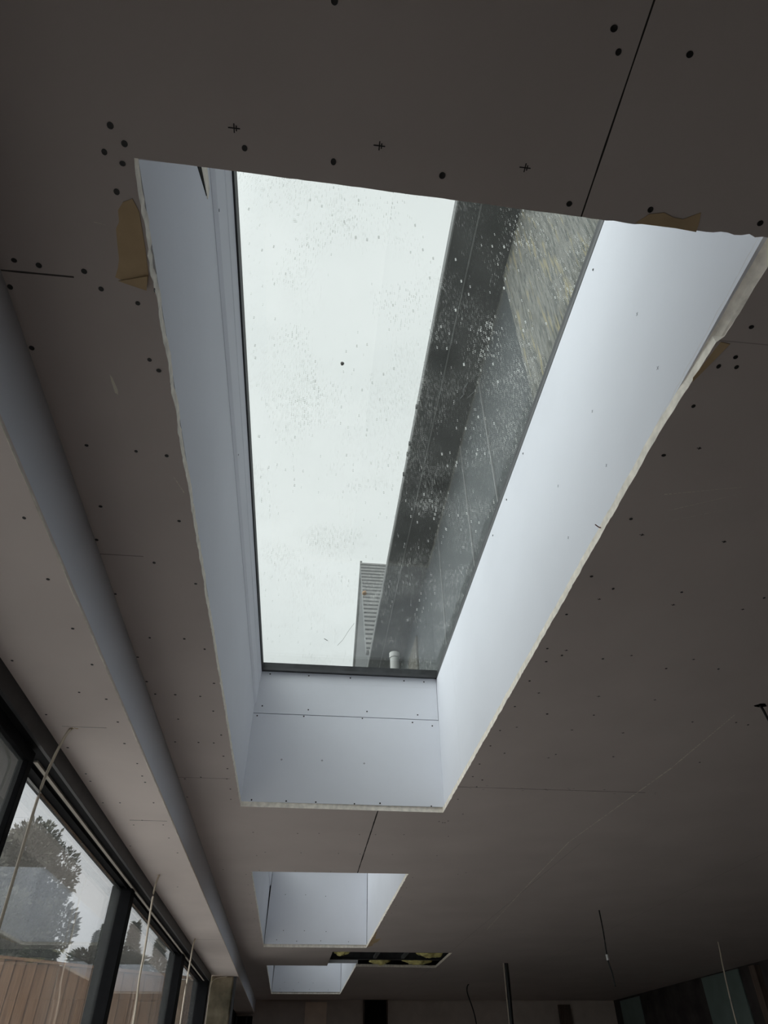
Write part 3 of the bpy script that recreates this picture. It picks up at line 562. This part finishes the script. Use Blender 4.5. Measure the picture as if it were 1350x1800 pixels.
# the taller house beside the flat roof
HX, EZ = 1.10, 5.60
hs = empty('rear_house', (HX, 4, 3.26)); tag(hs, 'grey clad upper storey with dark soffit rising beside the nearest rooflight', 'house')
bm = bmesh.new(); box(bm, HX, 6.2, -4, 12.6, 3.27, EZ+.02); obj('wall', bm, M['render_dark'], hs)
boxo('soffit_board', (.83, HX, -4, 12.6, EZ, EZ+.02), M['soffit_out'], hs)
g = boxo('gutter', (.677, .826, -4, 12.6, EZ-.0, EZ+.11), M['gutter'], hs, bevel=.008)
for y in (3.371, 3.776, 3.9, 4.148): boxo('bracket', (.660, .680, y, y+.025, EZ+.0, EZ+.03), M['gutter'], g)
boxo('trim_strip', (.822, .832, -4, 12.6, EZ-.004, EZ+.004), M['trim_light'], hs)
for y, zt in ((3.03, 5.17), (3.73, 5.1), (4.85, 5.3)): boxo('joint_trim', (HX-.012, HX, y, y+.014, 3.4, EZ-.02), M['trim_light'], hs)
bm = bmesh.new(); box(bm, HX-.03, HX-.001, -.6, 2.179, 3.30, 5.57); o = obj('sheathing_board', bm, M['osb'], hs); o['label'] = 'grey strand board with straw-like flakes'
bm = bmesh.new(); box(bm, 1.08, HX, 6.3, 6.9, 3.4, 5.25); o = obj('reflection_strip', bm, M['beige'], hs); o['label'] = 'beige strip built for a blurred reflection'  # blurred beige reflection built as a strip on the wall
bm = bmesh.new(); box(bm, .6, 6.2, 12.6, 13.3, 0, 3.1)
bm.free()
# pipe on the flat roof
vp = empty('vent_pipe', (.592, 4.45, 3.27)); tag(vp, 'short white plastic vent pipe with collar seen low through the glass', 'pipe')
bm = bmesh.new(); tube(bm, [(.592, 4.45, 3.27), (.592, 4.45, 3.97)], .034, 20); obj('pipe', bm, M['white_plastic'], vp)
bm = bmesh.new(); tube(bm, [(.592, 4.45, 3.945), (.592, 4.45, 3.985)], .040, 20); obj('collar', bm, M['white_plastic'], vp)
# gabled building farther off (steep tiled roof, gable to the left)
K = 1.5
gx, y0, z0, y1, z1, y2, z2 = .80*K, 9*K, 5.04*K+1.5, 10.7*K, 7.97*K+1.5, 12.6*K, 6.15*K+1.5
gb = empty('gabled_building', (gx+3, 16, 0)); tag(gb, 'distant building with steep ribbed tiled roof and grey gable beside the dark eaves', 'building')
bm = bmesh.new(); extrude_poly(bm, [(gx, y0, -.1), (gx, y0, z0), (gx, y1, z1), (gx, y2, z2), (gx, y2, -.1)], (7, 0, 0)); obj('gable_wall', bm, M['gable'], gb)
bm = bmesh.new(); n = 22; sl = Vector((0, y1-y0, z1-z0)); nn = Vector((0, -(z1-z0), y1-y0)).normalized()
for k in range(n):
    a = Vector((0, y0, z0))+sl*(k/n); b = Vector((0, y0, z0))+sl*((k+1)/n)
    xs = (gx-.05, gx+7.05); h0, h1 = .03, .03
    vs = [bm.verts.new((x, *(p+nn*h).yz)) for x in xs for p, h in ((a, 0), (a, h0), (b, h1), (b, 0))]
    for f in ((0, 1, 2, 3), (7, 6, 5, 4), (0, 4, 5, 1), (1, 5, 6, 2), (2, 6, 7, 3), (3, 7, 4, 0)): bm.faces.new([vs[i] for i in f])
obj('roof_slope', bm, M['tile'], gb)
bm = bmesh.new(); e = Vector((0, .06, -.0))
extrude_poly(bm, [(gx-.06, y0, z0-.02), (gx-.06, y1, z1-.02), (gx-.06, y1+.02, z1-.16), (gx-.06, y0+.08, z0-.05)], (.06, 0, 0))
extrude_poly(bm, [(gx-.06, y1, z1+.10), (gx-.06, y2, z2+.10), (gx-.06, y2, z2-.30), (gx-.06, y1, z1-.30)], (.06, 0, 0)); obj('bargeboard', bm, M['trim_light'], gb)

# fence
fe = empty('board_fence', (-4, 10.4, -.12)); tag(fe, 'tall weathered brown vertical board fence outside the sliding windows', 'fence')
def ftop(x): return 2.53+(-x-1.1)*.087
bm = bmesh.new(); x = -1.06; i = 0
while x > -12:
    w = .145; zt = ftop(x)+random.uniform(-.006, .006)
    extrude_poly(bm, [(x, 10.40, -.12), (x-w, 10.412, -.12), (x-w, 10.412, zt), (x, 10.40, zt)], (0, .018, 0)); x -= .135; i += 1
obj('boards', bm, M['fence'], fe)
bm = bmesh.new(); extrude_poly(bm, [(-1.06, 10.37, ftop(-1.06)), (-12, 10.37, ftop(-12)), (-12, 10.37, ftop(-12)+.03), (-1.06, 10.37, ftop(-1.06)+.03)], (0, .08, 0)); obj('capping_rail', bm, M['fence'], fe)

# trees
def foliage(bm, c, r_, n, size, rnd, droop=0, pt=None):
    for _ in range(n):
        while True:
            p = Vector((rnd.uniform(-1, 1), rnd.uniform(-1, 1), rnd.uniform(-1, 1)))
            if p.length < 1: break
        if rnd.random() < .6: p = p.normalized()*rnd.uniform(.75, 1.03)
        q = Vector((c[0]+p.x*r_[0], c[1]+p.y*r_[1], c[2]+p.z*r_[2]))
        d = (Vector((p.x, p.y, p.z*.6+.35-droop))+Vector((rnd.gauss(0, .5), rnd.gauss(0, .5), rnd.gauss(0, .5)))).normalized()
        sd = d.cross(Vector((rnd.gauss(0, 1), rnd.gauss(0, 1), rnd.gauss(0, 1)))).normalized(); L_ = size*rnd.uniform(.6, 1.5); w = L_*.22
        vs = [bm.verts.new(q-sd*w*.3), bm.verts.new(q+d*L_*.5-sd*w), bm.verts.new(q+d*L_), bm.verts.new(q+d*L_*.5+sd*w)]; bm.faces.new(vs)
def broad(x, y, h, r_, seed, label, m='leaf', n=9000, size=.16):
    rnd = random.Random(seed); t = empty('garden_tree', (x, y, -.12)); tag(t, label, 'tree')
    bm = bmesh.new(); tube(bm, [(x, y, -.12), (x+.1, y, h*.4), (x+.1, y+.1, h*.8)], [.2, .15, .05], 8)
    cl = []
    for k in range(26):
        a = rnd.uniform(0, 6.28); e = rnd.uniform(-.7, 1); rr_ = rnd.uniform(.5, 1.0)
        c = (x+math.cos(a)*r_*rr_*math.sqrt(max(0, 1-e*e*.8)), y+math.sin(a)*r_*rr_*math.sqrt(max(0, 1-e*e*.8)), h-r_*1.1+e*r_*.85); cl.append((c, r_*rnd.uniform(.2, .36)))
        tube(bm, [(x+.1, y, max(h*.35, c[2]-1.2)), ((x+c[0])/2, (y+c[1])/2, c[2]-.5), c], [.06, .035, .01], 5)
    obj('trunk', bm, M['bark'], t); bm = bmesh.new()
    foliage(bm, (x, y, h-r_*1.1), (r_*.72, r_*.72, r_*.8), n//6, size, rnd)
    for c, q in cl: foliage(bm, c, (q, q, q*1.1), n//32, size, rnd)
    obj('foliage', bm, M[m], t)
def conifer(x, y, h, r_, seed, label, m='leaf', n=9000, size=.10, full=.8):
    rnd = random.Random(seed); t = empty('conifer', (x, y, -.12)); tag(t, label, 'tree')
    bm = bmesh.new(); tube(bm, [(x, y, -.12), (x, y, h*.98)], [.13, .015], 7); obj('trunk', bm, M['bark'], t); bm = bmesh.new()
    for _ in range(n):
        k = rnd.random()**.8; tier = .75+.25*math.cos(k*38); rad = r_*(1-k)**full*tier*rnd.uniform(.25, 1.05)+.03; a = rnd.uniform(0, 6.28)
        q = Vector((x+rad*math.cos(a), y+rad*math.sin(a), .4+k*(h-.4)-.15*rad)); d = Vector((math.cos(a), math.sin(a), .15+rnd.gauss(0, .35))).normalized(); sd = d.cross(Vector((rnd.gauss(0, .5), rnd.gauss(0, .5), 1))).normalized(); L_ = size*rnd.uniform(.6, 1.5); w = L_*.2
        bm.faces.new([bm.verts.new(q), bm.verts.new(q+d*L_*.5-sd*w), bm.verts.new(q+d*L_), bm.verts.new(q+d*L_*.5+sd*w)])
    obj('foliage', bm, M[m], t)
broad(-6.8, 18.0, 6.15, 1.85, 3, 'tall wispy grey-green tree filling the view through the second window panel', 'leaf_pale', 46000, .10)
broad(-10.6, 17.0, 5.6, 1.7, 11, 'broad grey-green tree to the left of the tall wispy one outside', 'leaf_pale', 12000, .12)
conifer(-5.24, 22, 4.95, .95, 5, 'small pointed conifer behind the fence, just right of the wispy tree')
conifer(-5.95, 24.2, 5.1, 1.0, 6, 'low shaggy conifer behind the fence between the wispy tree and the pointed one')
conifer(-4.47, 22, 5.0, 1.1, 7, 'pointed dark conifer seen through the third window panel')
conifer(-4.12, 24.5, 5.0, 1.3, 8, 'dark conifer close to the right edge of the third window panel')
for k, (x, lab) in enumerate(((-6.3, 'dark hedge conifer behind the fence at the far left'), (-5.35, 'dark hedge conifer behind the fence under the wispy tree'), (-4.4, 'dark hedge conifer behind the fence under the right side of the wispy tree'), (-3.6, 'dark hedge conifer behind the fence left of the thick mullion'), (-2.85, 'dark hedge conifer behind the fence, in front of the pointed conifer'))):
    conifer(x, 14.2, 3.50-.05*k, .72, 20+k, lab, n=9000, size=.09, full=.3)
